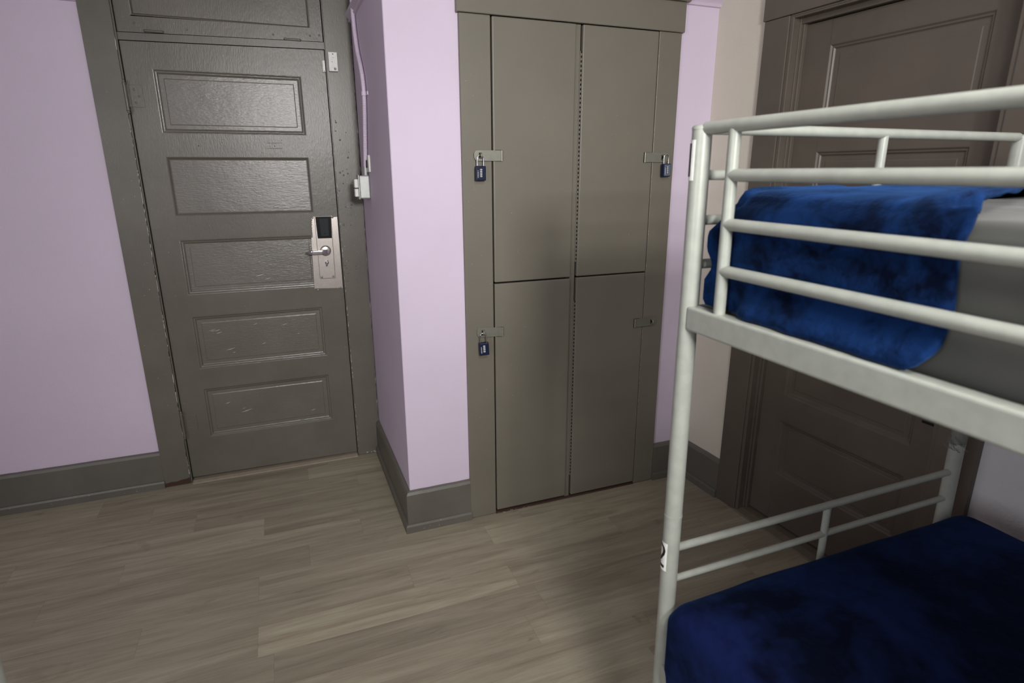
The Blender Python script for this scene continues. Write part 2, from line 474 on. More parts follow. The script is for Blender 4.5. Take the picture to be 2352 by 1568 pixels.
door = struct(mb.build('door_1', [M['door_paint'], M['chip'], M['gap']]), 'glossy grey-brown five-panel entry door with steel keycard lock', 'door')
for i, (a, c) in enumerate(rows):
    mb = panel_mb(-.4225, .173, a, c, FLATR if i == 3 else RINGS, P1)
    if i in (1, 2, 0):                 # scuffed paint streaks
        for _ in range(10 if i == 1 else 4):
            x = random.uniform(-.36, .1); z = random.uniform(a+.05, c-.05); ln = random.uniform(.01,.05); s_ = random.uniform(.0004,.0011)
            yy = YS+.0079
            mb.add([(x,yy,z),(x+ln,yy,z+ln*.22+s_),(x+ln*1.05,yy,z+ln*.24),(x+ln*.5,yy,z+ln*.08-s_)], [(0,1,2,3)], 1)
    mb.build('door_panel', [M['panel_paint'], M['chip']], door)
def hinge(z0, z1, x, leaf, par):
    mb = MB()
    mb.tube([(x, YD-.001, z0), (x, YD-.001, z1)], .0062, 12)
    for z in (z0, z1):
        s_ = -1 if z == z0 else 1
        mb.lathe((x, YD-.001, z), (0,0,s_), [(0,.0075),(.004,.008),(.007,.0045),(.011,.006),(.016,.0045),(.019,.0)], 12)
    for q in range(1, 5):
        zz = z0+(z1-z0)*q/5
        mb.tube([(x, YD-.001, zz-.0006), (x, YD-.001, zz+.0006)], .0068, 12)
    lz0, lz1 = leaf
    mb.box(x+.004, x+.061, YS-.0022, YS+.002, lz0, lz1); mb.box(x-.002, x+.006, YD+.003, YS, lz0, lz1)
    for (dx, t) in ((.03,.2),(.045,.5),(.03,.8)):
        mb.lathe((x+dx, YS-.0022, lz0+(lz1-lz0)*t), (0,-1,0), [(0,.0045),(.0012,.004),(.0018,0)], 10)
    mb.build('door_hinge', M['door_paint'], par, bevel=.0008)
hinge(1.757, 1.857, -.5315, (1.768, 1.855), door)
hinge(.258, .371, -.5295, (.271, .358), door)
# lock
mb = MB()
y0 = YS-.0035
mb.prism([(.156,y0,1.300),(.281,y0,1.3015),(.2795,y0,.928),(.1415,y0,.933),(.148,y0,1.17)], (0,.0055,0))
zs_ = [1.301-.0035*i for i in range(32)]   # old paint left along the upper left edge of the plate
jag = [(.1555+.007*max(0,1-i/34)*random.uniform(.25,1.25),y0-.0006,z) for i,z in enumerate(zs_)]
for i in range(31):
    xl0, xl1 = (.1555-.008*max(0,(1.30-z)/.13) for z in (zs_[i],zs_[i+1]))
    mb.quad((min(xl0,jag[i][0])-.0008,y0-.0006,zs_[i]),jag[i],jag[i+1],(min(xl1,jag[i+1][0])-.0008,y0-.0006,zs_[i+1]),1)
mb.add([(.156,y0-.0005,1.3005),(.2815,y0-.0005,1.302),(.2815,y0-.0005,1.289),(.263,y0-.0005,1.288),(.255,y0-.0005,1.294),(.17,y0-.0005,1.293),(.156,y0-.0005,1.286)], [tuple(range(7))], 1)
mb.add([(.1425,y0-.0005,.9325),(.2795,y0-.0005,.9275),(.2795,y0-.0005,.9345),(.143,y0-.0005,.941)], [(0,1,2,3)], 1)
plate = mb.build('lock_plate', [M['steel'], M['door_paint']], door, bevel=.0008)
mb = MB()
mb.prism([(.172,y0-.012,1.294),(.251,y0-.012,1.2935),(.2465,y0-.012,.988),(.1725,y0-.012,.990)], (0,.012,0))
mb.lathe((.2105, y0-.012, 1.127), (0,-1,0), [(0,.026),(.004,.024),(.006,.019),(.0065,.0)], 28)
mb.build('escutcheon', M['steel'], plate, bevel=.0025)
mb = MB()
mb.prism([(.1765,y0-.0165,1.292),(.2485,y0-.0165,1.2915),(.2455,y0-.0165,1.1885),(.1795,y0-.0165,1.189)], (0,.0045,0))
mb.prism([(.193,y0-.0172,1.284),(.236,y0-.0172,1.284),(.233,y0-.0172,1.2),(.195,y0-.0172,1.2)], (0,.001,0), 1)
mb.lathe((.2145,y0-.0172,1.2115),(0,-1,0),[(0,.003),(.0006,.003),(.0007,0)],12)
mb.build('card_reader', [M['black'], M['slate']], plate, bevel=.001)
mb = MB()
mb.tube([(.2105,y0-.018,1.127),(.2105,y0-.05,1.127)], .009, 18)
mb.tube([(.2105,y0-.05,1.127),(.2105,y0-.056,1.127)], [.011,.010], 18)
pts = [(.216,y0-.052,1.127),(.19,y0-.053,1.1265),(.15,y0-.053,1.126),(.131,y0-.052,1.1255)]
vs = []; 
for (x,y,z), (hh, dd) in zip(pts, [(.0105,.007),(.0105,.006),(.0105,.005),(.0105,.005)]):
    for q in range(14):
        t = 2*PI*q/14; c_, s_ = math.cos(t), math.sin(t)
        vs.append((x, y+dd*math.copysign(abs(s_)**.5, s_), z+hh*math.copysign(abs(c_)**.5, c_)))
fs = [(i*14+q, i*14+(q+1)%14, (i+1)*14+(q+1)%14, (i+1)*14+q) for i in range(3) for q in range(14)]+[tuple(range(14)), tuple(range(42,56))]
mb.add(vs, fs, 0, True)
mb.tube([(.133,y0-.052,1.1255),(.124,y0-.049,1.1252),(.121,y0-.036,1.125)], [.006,.0055,.005], 12)
mb.build('lever_handle', M['chrome'], plate)
mb = MB()
mb.lathe((.2115,y0-.012,1.067),(0,-1,0),[(0,.009),(.003,.008),(.004,.004),(.006,.003)],20)
vs=[];fs=[]
for j,(dd) in enumerate((.005,.012,.018,.021)):
    for q in range(16):
        t=2*PI*q/16; wv=(.004,.0055,.0045,.001)[j]; hv=(.012,.0165,.0155,.010)[j]
        vs.append((.2115+wv*math.cos(t)+.18*hv*math.sin(t), y0-.012-dd, 1.067+hv*math.sin(t)))
fs=[(i*16+q,i*16+(q+1)%16,(i+1)*16+(q+1)%16,(i+1)*16+q) for i in range(3) for q in range(16)]+[tuple(range(48,64))]
mb.add(vs,fs,0,True)
mb.build('thumb_turn', M['chrome'], plate)
for (x,z,yy) in ((.164,1.288,0),(.257,1.288,0),(.266,.937,0),(.1585,.932,0),(.1815,.998,.012),(.2365,.998,.012)):
    mb = MB(); mb.lathe((x,y0-yy,z),(0,-1,0),[(0,.0055),(.001,.0055),(.0022,.004),(.0024,0)],14); mb.build('screw', M['zinc'], plate)
# sensor magnet on the door
mb = MB(); mb.prism([(.2715,YS-.010,1.992),(.282,YS-.010,1.994),(.282,YS-.010,1.945),(.2705,YS-.010,1.944)],(0,.010,0))
mb.lathe((.2765,YS-.010,1.9475),(0,-1,0),[(0,.0018),(.0003,.0018),(.0004,0)],10,1)
mb.build('sensor_magnet', [M['white_pl'],M['black']], door, bevel=.002)

# ---- entry door casing, stops, transom bar
mb = MB()
mb.box(-.649,-.536,YD,YS+.001,.004,HC-.3)                           # left board
mb.box(.289,XRET-.003,YD,YS+.001,.004,HC-.3)                       # right board
mb.box(-.536,-.5295,YD+.007,YS+.10,.004,2.35); mb.box(.2855,.289,YD+.007,YS+.10,.004,2.35)   # jamb edges
mb.box(-.5295,.2855,YS+.03,YS+.10,0.0,.006)
mb.prism([(-.5295,YS-.004,2.0265),(.2855,YS-.004,2.0405),(.2855,YS-.004,2.0705),(-.5295,YS-.004,2.0555)],(0,.09,0))  # transom bar
# bare wood and chips
mb.add([(-.649,YD-.0006,.004),(-.5365,YD-.0006,.004),(-.5365,YD-.0006,.0365),(-.55,YD-.0006,.031),(-.575,YD-.0006,.029),(-.598,YD-.0006,.024),(-.62,YD-.0006,.026),(-.646,YD-.0006,.021)],[tuple(range(8))],1)
for i in range(130):
    z = random.choice((random.uniform(.05,.5), random.uniform(.5,2.0))); s_ = random.uniform(.0006,.0024); h = random.uniform(.006,.05)
    mb.add([(-.5358-s_,YD-.0006,z),(-.5352,YD-.0006,z+h*.2),(-.5354,YD-.0006,z+h),(-.5362-s_*.5,YD-.0006,z+h*.7)],[(0,1,2,3)],2)
for i in range(60):
    z = random.uniform(.03,1.6); s_ = random.uniform(.0005,.002); h = random.uniform(.004,.03)
    mb.add([(.2892,YD-.0006,z),(.2895+s_,YD-.0006,z+h*.3),(.2893+s_*.4,YD-.0006,z+h),(.2892,YD-.0006,z+h*.8)],[(0,1,2,3)],2)
for i in range(90):
    z = random.uniform(.2,2.1); s_ = random.uniform(.001,.003); h = random.uniform(.01,.06)
    mb.add([(XRET-.0032,YD-.0006,z),(XRET-.0032-s_,YD-.0006,z+h*.4),(XRET-.0032,YD-.0006,z+h)],[(0,1,2)],random.choice((1,1,1,2)))
for i in range(34):                    # lumpy drips in the paint right of the lock
    x = random.uniform(.295,.36); z = random.uniform(.85,1.75); s_ = random.uniform(.002,.006)
    mb.lathe((x,YD,z),(0,-1,0),[(0,s_),(s_*.25,s_*.8),(s_*.42,0)],9)
flecks(mb, 30, (.30,.385), (.9,1.6), YD-.0007, .0006, .0018, 2, 1.5)
flecks(mb, 18, (-.64,-.55), (.4,1.9), YD-.0007, .0006, .0015, 2, 1.5)
flecks(mb, 16, (.33,.389), (.006,.016), YD-.0007, .001, .004, 2, 1)
struct(mb.build('trim_5', [M['trim_paint'],M['bare'],M['chip']], bevel=.002), 'glossy grey-brown casing around the entry door', 'trim')
# near-black sheet, its colour stands for the shade seen through the cracks
mb = MB(); mb.box(-.5295,.2855,YS+.055,YS+.06,.006,2.35)
struct(mb.build('crack_shade_1', M['gap']), 'near-black sheet behind the entry door, painted shade for its cracks', 'trim')
# wooden threshold strip
mb = MB(); mb.prism([(-.5265,YD-.012,0),(-.5265,YD-.010,.0035),(-.5265,YD+.006,.011),(-.5265,YS+.03,.013),(-.5265,YS+.03,0)],(.809,0,0))
struct(mb.build('trim_7', M['wood_strip']), 'pale wooden threshold strip under the entry door', 'trim')

# ---- transom panel above the door
tr = thing('transom_panel', 'grey-brown transom panel above the entry door, cut off by the top of the photo', 'transom', (-.12, YS, 2.065))
mb = MB()
X0, X1, Z0, Z1 = -.527, .282, 2.060, 2.33
zb = lambda x: Z0+.018*(x+.43)
mb.add([P1(X0,0,zb(X0)),P1(X1,0,zb(X1)),P1(X1,0,2.1245),P1(.2315,0,2.1265),P1(-.4705,0,2.1195),P1(X0,0,2.1195)],[tuple(range(6))])
mb.quad(P1(X0,0,2.1195),P1(-.4705,0,2.1195),P1(-.4705,0,Z1),P1(X0,0,Z1)); mb.quad(P1(.2315,0,2.1265),P1(X1,0,2.1245),P1(X1,0,Z1),P1(.2315,0,Z1))
mb.quad(P1(-.4705,0,2.30),P1(.2315,0,2.30),P1(.2315,0,Z1),P1(-.4705,0,Z1))
mb.quad(P1(X0,0,zb(X0)),P1(X1,0,zb(X1)),P1(X1,.035,zb(X1)),P1(X0,.035,zb(X0)))
mb.quad(P1(X0,.035,zb(X0)),P1(X1,.035,zb(X1)),P1(X1,.035,Z1),P1(X0,.035,Z1))
for (x,z) in ((-.27,2.083),(.072,2.088),(.228,2.094),(-.463,2.095),(.268,2.099)):
    mb.lathe((x,YS,z),(0,-1,0),[(0,.0045),(.0015,.004),(.0022,.0015),(.001,0)],10)
flecks(mb, 14, (-.5,.27), (2.07,2.12), YS-.0006, .0006, .0016, 1, 1)
mb.build('sash', [M['door_paint'],M['chip']], tr)
mb = panel_mb(-.4705, .2315, 2.123, 2.30, [(0,0),(.004,.001),(.009,.008),(.010,.010)], P1); mb.build('panel', M['door_paint'], tr)
for (xa, z) in ((-.427,2.0665),(.118,2.0725)):
    mb = MB(); mb.tube([(xa,YS-.005,z),(xa+.065,YS-.005,z-.001)],.0052,12)
    for xx in (xa, xa+.065): mb.lathe((xx,YS-.005,z-(.001 if xx>xa else 0)),(1 if xx>xa else -1,0,0),[(0,.006),(.003,.0045),(.005,0)],10)
    mb.build('hinge_barrel', M['door_paint'], tr)

# ------------------------------------------------------------------ built-in lockers
cab = thing('built_in_locker', 'grey-brown built-in closet with four plain locker doors and hasps', 'closet', (1.15, YB, 0))
mb = MB()
mb.box(.677,.7955,YB,yw-.0005,.003,2.0445); mb.box(1.5235,1.631,YB,yw-.0005,.003,2.0445)
flecks(mb, 26, (.68,.79), (.4,1.9), YB-.0006, .0005, .0014, 1, 1.3)
for i in range(40):
    z = random.uniform(.3,1.95); h = random.uniform(.005,.04)
    mb.add([(1.5232,YB-.0006,z),(1.5242,YB-.0006,z+h*.4),(1.5233,YB-.0006,z+h)],[(0,1,2)],1)
mb.build('side_casing', [M['cab_paint'],M['chip']], cab, bevel=.0025)
mb = MB(); mb.box(.668,1.641,YB-.006,yw-.0005,2.0455,2.158); mb.box(.655,1.654,YB-.02,yw-.0005,2.158,2.178); mb.box(.66,1.648,YB-.012,yw-.0005,2.178,2.19)
mb.build('header', M['cab_paint'], cab, bevel=.003)
mb = MB(); mb.box(1.1455,1.1685,YB+.0085,yw+.03,.004,2.043); mb.build('centre_stile', M['cab_paint'], cab, bevel=.001)
mb = MB(); mb.box(.79,1.53,yw+.03,yw+.034,.004,2.06); mb.box(.79,.7925,YB+.004,yw+.03,.004,2.05); mb.box(1.526,1.5285,YB+.004,yw+.03,.004,2.05); mb.build('shade_backing', M['gap'], cab)  # near-black backing and edges, shade between the locker doors put in as colour
mb = MB(); n = 36; vs=[]
for i in range(n+1):
    x = .796+.727*i/n; w_ = .0015*noise.noise(Vector((x*40,0,0))); vs += [(x,YB-.002+w_,0),(x,YB-.001+w_,.007+w_),(x,YB+.05,.0125+w_)]
mb.add(vs,[(i*3+j,i*3+3+j,i*3+4+j,i*3+1+j) for i in range(n) for j in range(2)])
flecks(mb, 18, (.80,1.0), (.001,.006), YB-.0035, .001, .0035, 1, .6)
mb.build('worn_sill', [M['bare'],M['chip']], cab)
def hasp(px, z, sgn, par, dz=0):
    """px: x of the hinged end, strap runs away in direction sgn"""
    h = MB(); y = YB-.0035
    Lh = .116; zc = lambda t: z+dz*t
    top = [];bot=[]
    def pt(t, e): return (px+sgn*t*Lh, y-.0045, zc(t)+e)
    poly = [pt(0,-.0195),pt(.9,-.0195),pt(.97,-.016),pt(1,-.008),pt(1,.008),pt(.97,.016),pt(.9,.0195),pt(0,.0195)]
    h.prism(poly,(0,.0028,0))
    h.tube([(px+sgn*.004,y-.003,z-.020),(px+sgn*.004,y-.003,z+.020)],.0045,12)
    h.box(min(px-sgn*.002,px+sgn*.03),max(px-sgn*.002,px+sgn*.03),y+.0005,y+.0035,z-.0215,z+.0215)
    xs = px+sgn*Lh*.785
    h.prism([(xs-.006,y-.0052,zc(.78)-.011),(xs+.006,y-.0052,zc(.78)-.011),(xs+.006,y-.0052,zc(.78)+.011),(xs-.006,y-.0052,zc(.78)+.011)],(0,.001,0),1)
    h.box(xs-.012,xs+.012,y+.0002,y+.0035,zc(.78)-.016,zc(.78)+.016)
    h.tube([(xs,y,zc(.78)-.0085),(xs,y-.012,zc(.78)-.0082),(xs,y-.017,zc(.78)-.004),(xs,y-.018,zc(.78)),(xs,y-.017,zc(.78)+.004),(xs,y-.012,zc(.78)+.0082),(xs,y,zc(.78)+.0085)],.0032,10)
    h.build('hasp', [M['zinc'],M['gap']], par, bevel=.0006)
    return xs
def cdoor(x0,x1,z0,z1,hinge_left,zs):
    mb = MB(); mb.box(x0,x1,YB-.003,YB+.018,z0,z1)
    flecks(mb, 4, (x0+.03,x1-.03),(z0+.1,z1-.1),YB-.0036,.0007,.0016,1,1)
    d = mb.build('locker_door', [M['cab_paint'],M['chip']], cab, bevel=.0045, seg=3)
    ph = MB(); xx = x0-.002 if hinge_left else x1+.0015
    for (a,c) in zs:
        nk = int((c-a)/.0165)
        for i in range(nk):
            zz = a+(c-a)*i/nk
            ph.tube([(xx,YB+.0035,zz),(xx,YB+.0035,zz+(c-a)/nk*.5)],.0024,8)
            ph.tube([(xx,YB+.0035,zz+(c-a)/nk*.55),(xx,YB+.0035,zz+(c-a)/nk)],.0022,8,mi=1)
        lx = xx-.006 if hinge_left else xx
        ph.box(lx,lx+.004,YB+.0055,YB+.0085,a,c)
    if hinge_left: ph.build('piano_hinge', [M['cab_paint'],M['gap']], d)
    return d
d1 = cdoor(.8005,1.144,1.0665,2.0425,False,[(1.12,1.95)])
d2 = cdoor(1.1735,1.5195,1.0675,2.0425,True,[(1.13,1.95)])
d3 = cdoor(.8005,1.144,.018,1.0605,False,[(.12,.95)])
d4 = cdoor(1.1735,1.5205,.015,1.0625,True,[(.12,.96)])
s1 = hasp(.838,1.5595,-1,d1); s2 = hasp(1.478,1.5565,1,d2); s3 = hasp(.836,.858,-1,d3,.007); s4 = hasp(1.474,.832,1,d4,.002)

def padlock(cx, zt, lab, tilt=0, face='navy', yaw=0, bright=True):
    """hangs from its shackle at (cx, zt)"""
    t = thing('padlock', lab, 'padlock', (cx, YB-.021, zt), 'combination padlocks on the lockers')
    W_, H_, D_ = .0395, .0535, .0185
    zb0 = -.039-H_
    mb = MB(); mb.box(-W_/2,W_/2,-D_/2,D_/2,zb0,zb0+H_)
    b_ = mb.build('body', M['navy'], t, bevel=.003, seg=3); b_.matrix_parent_inverse.identity()
    mb = MB(); mb.box(-W_/2+.0035,W_/2-.0035,-D_/2-.0007,-D_/2+.002,zb0+.0035,zb0+H_-.0035)
    f_ = mb.build('face_plate', M[face], t, bevel=.0006); f_.matrix_parent_inverse.identity()
    mb = MB(); R_ = .0128; top = .0
    pts = [(-R_,0,zb0+H_-.003),(-R_,0,-R_-.002)]+[(-R_*math.cos(PI*q/10),0,-R_+R_*math.sin(PI*q/10)) for q in range(1,10)]+[(R_,0,-R_-.002),(R_,0,zb0+H_-.003)]
    mb.tube(pts,.0022,12)
    s_ = mb.build('shackle', M['chrome'], t); s_.matrix_parent_inverse.identity()
    for q in range(4):
        zc = zb0+H_*.74-q*.0078; xc = -.0008
        mb = MB(); mb.box(xc-.0062,xc+.0062,-D_/2-.0009,-D_/2-.0003,zc-.0037,zc+.0037,1)
        vs=[];fs=[]
        for i in range(9):
            a = -1+2*i/8; vs += [(xc-.0042,-D_/2-.0009-.0012*(1-a*a),zc+.0030*a),(xc+.0042,-D_/2-.0009-.0012*(1-a*a),zc+.0030*a)]
        mb.add(vs,[(2*i,2*i+1,2*i+3,2*i+2) for i in range(8)],2,True)
        y_ = -D_/2-.00225
        # a small numeral ring "0"
        if face == 'navy' and not bright:
            pass
        oz = zc
        pr=[];pi_=[]
        for k in range(12):
            an=2*PI*k/12; pr.append((xc-.0010+.0021*math.cos(an),y_,oz+.0022*math.sin(an))); pi_.append((xc-.0010+.0011*math.cos(an),y_,oz+.0012*math.sin(an)))
        mb.add(pr+pi_,[(k,(k+1)%12,12+(k+1)%12,12+k) for k in range(12)],1)
        w_ = mb.build('number_dial', [M['navy'],M['black'],M['mark']], t); w_.matrix_parent_inverse.identity()
    # maker's lettering running up the left side, too small to read in the photo
    mb = MB(); z = zb0+.0105; y_ = -D_/2-.001
    rnd = random.Random(3)
    for k in range(9):
        if k == 7: z += .0016; continue
        h = .0029; x0 = -W_/2+.0052; x1 = x0+.0044
        mb.box(x0,x1,y_,y_+.0004,z,z+.0007)
        for q in range(2):
            xx = x0+(x1-x0)*(q*.82); mb.box(xx,xx+.0008,y_,y_+.0004,z,z+h*.78)
        if rnd.random()<.6: mb.box(x0,x1,y_,y_+.0004,z+h*.6,z+h*.8)
        z += h+.0004
    l_ = mb.build('lettering', M['mark'], t); l_.matrix_parent_inverse.identity()
    t.rotation_euler = (0, tilt, yaw)
    return t
padlock(.7418,1.5605,'navy combination padlock on the upper left locker hasp',.01)
padlock(.7400,.8640,'navy combination padlock on the lower left locker hasp, tilted',-.05, 'navy', -.12)
padlock(1.5785,1.5700,'navy combination padlock on the upper right locker hasp, reflection painted grey-blue on its face',-.03,'face_reflection', .12)
# the lower right hasp has no padlock

# ------------------------------------------------------------------ side door (right wall)
P2 = lambda y, d, z: rw(Vector((XS+d, y, z)))
rows2 = [(.243,.489),(.600,.855),(.957,1.213),(1.32,1.57),(1.675,1.931)]
P2r = lambda x, d, z: P2(2.97-x, d, z)           # run left to right as seen
mb = slab_mb(2.97-1.8365, 2.97-1.134, lambda x: .027, lambda x: 2.0125, (2.97-1.733, 2.97-1.207), rows2, P2r)
door2 = struct(mb.build('door_2', [M['dark_paint']]), 'dark grey-brown five-panel side door behind the bunk bed', 'door')
for (a,c) in rows2:
    panel_mb(2.97-1.733, 2.97-1.207, a, c, RINGS, P2r).build('door_panel', M['dark_paint'], door2)
mb = MB()
q = [P2(1.187,-.0008,.699),P2(1.137,-.0008,.699),P2(1.137,-.0008,.708),P2(1.187,-.0008,.708)]
mb.quad(*q); mb.build('lock_slot', M['gap'], door2)
mb = MB()
bx = lambda x0,x1,y0,y1,z0,z1: mb.box(x0,x1,y0,y1,z0,z1)
bx(XC,XW+.001,1.868,1.984,.004,2.0465); bx(XC,XW+.001,.98,1.102,.004,2.0465)      # side boards
bx(XC-.003,XW+.001,.97,1.9905,2.0475,2.19)                                        # head board
for (ya,yb) in ((1.852,1.868),(1.102,1.118)): bx(XC+.005,XW+.02,ya,yb,.004,2.0475)   # inner bead of the casing
for (ya,yb) in ((1.846,1.862),(1.108,1.124)): bx(XW+.016,XW+.03,ya,yb,.004,2.0475)
for (ya,yb) in ((1.8375,1.87),(1.10,1.1325)): bx(XW+.026,XS+.10,ya,yb,.004,2.06)     # jambs
bx(XW-.012,XS-.008,1.12,1.852,2.034,2.06); bx(XW+.02,XS+.10,1.10,1.87,2.0155,2.0475); bx(XC+.004,XW,1.105,1.865,2.040,2.0475)
mb.xf(rw)
struct(mb.build('trim_8', M['dark_paint'], bevel=.0025), 'dark grey-brown casing around the side door', 'trim')
mb = MB(); mb.prism([(XW-.03,1.868,0),(XW-.03,1.102,0),(XW-.022,1.102,.012),(XW-.022,1.868,.012)],(.001,0,0)); mb.v=[];mb.f=[];mb.m=[];mb.sm=[]
mb.prism([(XW-.025,1.102,0),(XW-.02,1.102,.006),(XW+.012,1.102,.016),(XS+.06,1.102,.020),(XS+.06,1.102,0)],(0,.766,0)); mb.xf(rw)
struct(mb.build('trim_9', M['worn_wood']), 'worn wooden threshold under the side door', 'trim')
mb = MB(); mb.box(XS+.05,XS+.055,1.10,1.87,.02,2.06); mb.xf(rw)  # thin sheet coloured near-black as the shade inside the door cracks
struct(mb.build('crack_shade_2', M['gap']), 'near-black sheet behind the side door, painted shade for its cracks', 'trim')

# ------------------------------------------------------------------ small wall fittings
mb = MB(); mb.prism([(.2965,YD-.020,2.0255),(.3355,YD-.020,2.0260),(.3355,YD-.020,1.9455),(.2965,YD-.020,1.9450)],(0,.020,0))
sens = thing('contact_sensor','white alarm contact sensor screwed to the entry door casing','sensor',(.316,YD,1.945))
mb.build('housing', M['white_pl'], sens, bevel=.0015)
mb = MB(); mb.lathe((.317,YD-.0202,2.0175),(0,-1,0),[(0,.0024),(.0006,.0022),(.0008,0)],12); mb.build('screw', M['bare'], sens)
mb = MB(); mb.box(.314,.321,YD-.0206,YD-.0202,2.0022,2.0032); mb.build('slot_mark', M['slate'], sens); mb = MB(); mb.lathe((.311,YD-.0202,1.985),(0,-1,0),[(0,.0016),(.0004,.0015),(.0005,0)],10); mb.build('status_light', M['slate'], sens); mb = MB()
for a in ((.318,.327,1.951,1.9535),(.318,.327,1.9575,1.960),(.318,.3203,1.9535,1.9575),(.3247,.327,1.9535,1.9575)): mb.box(a[0],a[1],YD-.0206,YD-.0202,a[2],a[3])
mb.build('logo_square', M['slate'], sens)

con = thing('flexible_conduit','lilac painted ribbed conduit running down the return wall into the metal box','conduit',(.395,2.85,1.5))
path = [(2.26,2.906),(2.211,2.901),(2.148,2.895),(2.089,2.883),(2.04,2.862),(1.99,2.832),(1.94,2.782),(1.893,2.745),(1.855,2.731),(1.819,2.727),(1.78,2.734),(1.742,2.747),(1.663,2.777),(1.581,2.808),(1.52,2.832)]
pp = []
for i in range(len(path)-1):
    (za,ya),(zb_,yb_) = path[i],path[i+1]
    n = max(2,int(abs(za-zb_)/.0022))
    for k in range(n): pp.append((XRET-.012, ya+(yb_-ya)*k/n, za+(zb_-za)*k/n))
pp.append((XRET-.012,path[-1][1],path[-1][0]))
mb = MB(); mb.tube(pp,[.0092 if (i//1)%3 else .0076 for i in range(len(pp))],12); mb.build('ribbed_tube', M['lilac_trim'], con)
mb = MB(); mb.tube([(XRET-.012,2.7275,1.826),(XRET-.012,2.7265,1.810)],.0112,14); mb.box(XRET-.004,XRET,2.69,2.716,1.811,1.825); mb.build('strap', M['lilac_trim'], con)
mb = MB(); mb.tube([(XRET-.012,2.832,1.523),(XRET-.012,2.8335,1.505),(XRET-.012,2.834,1.486)],[.0105,.0115,.0105],14); mb.build('connector', M['galv'], con)
box = thing('outlet_box','galvanised metal outlet box at the foot of the conduit','electrical box',(XRET,2.83,1.38))
mb = MB(); mb.box(XRET-.048,XRET-.0005,2.802,2.862,1.384,1.486)
for (z) in (1.415,1.452): 
    mb.tube([(XRET-.022,2.8022,z),(XRET-.022,2.8012,z)],.0105,20); 
mb.build('body', M['galv'], box, bevel=.006, seg=3)
mb = MB(); mb.box(XRET-.052,XRET-.048,2.800,2.864,1.382,1.488); mb.build('cover', M['galv'], box, bevel=.001)
for (a,c) in ((1.393,1.428),(1.432,1.470)):
    mb = MB(); mb.box(XRET-.068,XRET-.052,2.812,2.85,a,c); mb.build('receptacle', M['white_pl'], box, bevel=.003)
sw = thing('wall_plate','white plastic wall plate half hidden behind the conduit','wall plate',(XRET,2.81,1.535))
mb = MB(); mb.box(XRET-.009,XRET-.0003,2.752,2.868,1.500,1.572); mb.build('plate', M['white_pl'], sw, bevel=.003)
mb = MB(); mb.box(XRET-.0115,XRET-.009,2.785,2.835,1.519,1.552); mb.build('insert', M['slate'], sw, bevel=.001)

# ------------------------------------------------------------------ bunk bed
BA, BTH, TX, TY = Vector((.740,.930)), .00685, .0069, .0173
cB, sB = math.cos(BTH), math.sin(BTH)
def bd(a, b, z):                        # bed frame -> room (a across the foot end, b along the side, slight lean of the frame)
    return Vector((BA.x+a*cB+b*sB+TX*(z-.9), BA.y+a*sB-b*cB+TY*(z-.9), z))
BW, BL = .94, 2.03
bed = thing('bunk_bed','pale grey tubular metal bunk bed at the right with number stickers on its post','bunk bed',(1.2,0,0))
RP = .0183
def btube(name, pts, r, mt='bed', par=None, n=18):
    mb = MB(); mb.tube([bd(*p) for p in pts], r, n); return mb.build(name, M[mt], par or bed)
for (a,b) in ((0,0),(BW,0),(0,BL),(BW,BL)):
    mb = MB(); z0 = .004
    lean = [(a,b,z) for z in (.004,.4,.8,1.18)]
    mb.tube([bd(*p) for p in lean], RP+.0004, 28)
    mb.tube([bd(a,b,1.18),bd(a,b,1.574)], RP, 28)
    mb.tube([bd(a,b,.779),bd(a,b,.784)], RP+.0012, 28)
    po = mb.build('post', M['bed'], bed)
    if a and not b:
        mb = MB(); mb.tube([bd(a,b,.782),bd(a,b,.80),bd(a,b,.852)],[RP+.0012,RP+.002,RP+.0012],28)
        for q in range(9):                # frayed strands of old tape on the joint
            t0 = random.uniform(2.2,4.6); zz = random.uniform(.775,.81); c0 = bd(a,b,zz); pts = []
            for k in range(7):
                rr = RP+.001+.017*math.sin(k/6*PI)*random.uniform(.6,1.2); an = t0+(k-3)*.16
                pts.append((c0.x+rr*math.cos(an), c0.y+rr*math.sin(an), zz-.004*k+random.uniform(-.003,.003)))
            mb.tube(pts,.0007,5)
        mb.build('joint_tape', M['bronze'], po)
    mb = MB(); mb.lathe(bd(a,b,1.574),(0,0,1),[(0,RP+.0006),(.004,RP+.0004),(.0075,RP-.003),(.0085,RP-.01),(.0088,0)],28); mb.build('end_cap', M['bed'], po)
# long guard rails, upper bunk
for a in (0, BW):
    btube('top_rail', [(a,.012,1.576),(a,BL-.012,1.576)], .0115)
    for z in (1.494,1.410,1.327): btube('guard_rail', [(a,.088,z),(a,BL-.088,z)], .0108)
    for b in (.086, BL-.086): btube('guard_post', [(a,b,1.243),(a,b,1.570)], .0108)
    for (z0,z1) in ((1.2005,1.248),(.358,.4035)):
        mb = MB(); rad=.006
        for sgn in (1,):
            mb.v=[];mb.f=[];mb.m=[];mb.sm=[]
            A0,A1 = a-.0155,a+.0155
            bb0,bb1 = .011,BL-.011
            mb.add([bd(A0,bb0,z0),bd(A1,bb0,z0),bd(A1,bb1,z0),bd(A0,bb1,z0),bd(A0,bb0,z1),bd(A1,bb0,z1),bd(A1,bb1,z1),bd(A0,bb1,z1)],
                   [(0,3,2,1),(4,5,6,7),(0,1,5,4),(1,2,6,5),(2,3,7,6),(3,0,4,7)])
        mb.build('side_rail', M['bed'], bed, bevel=.005, seg=3)
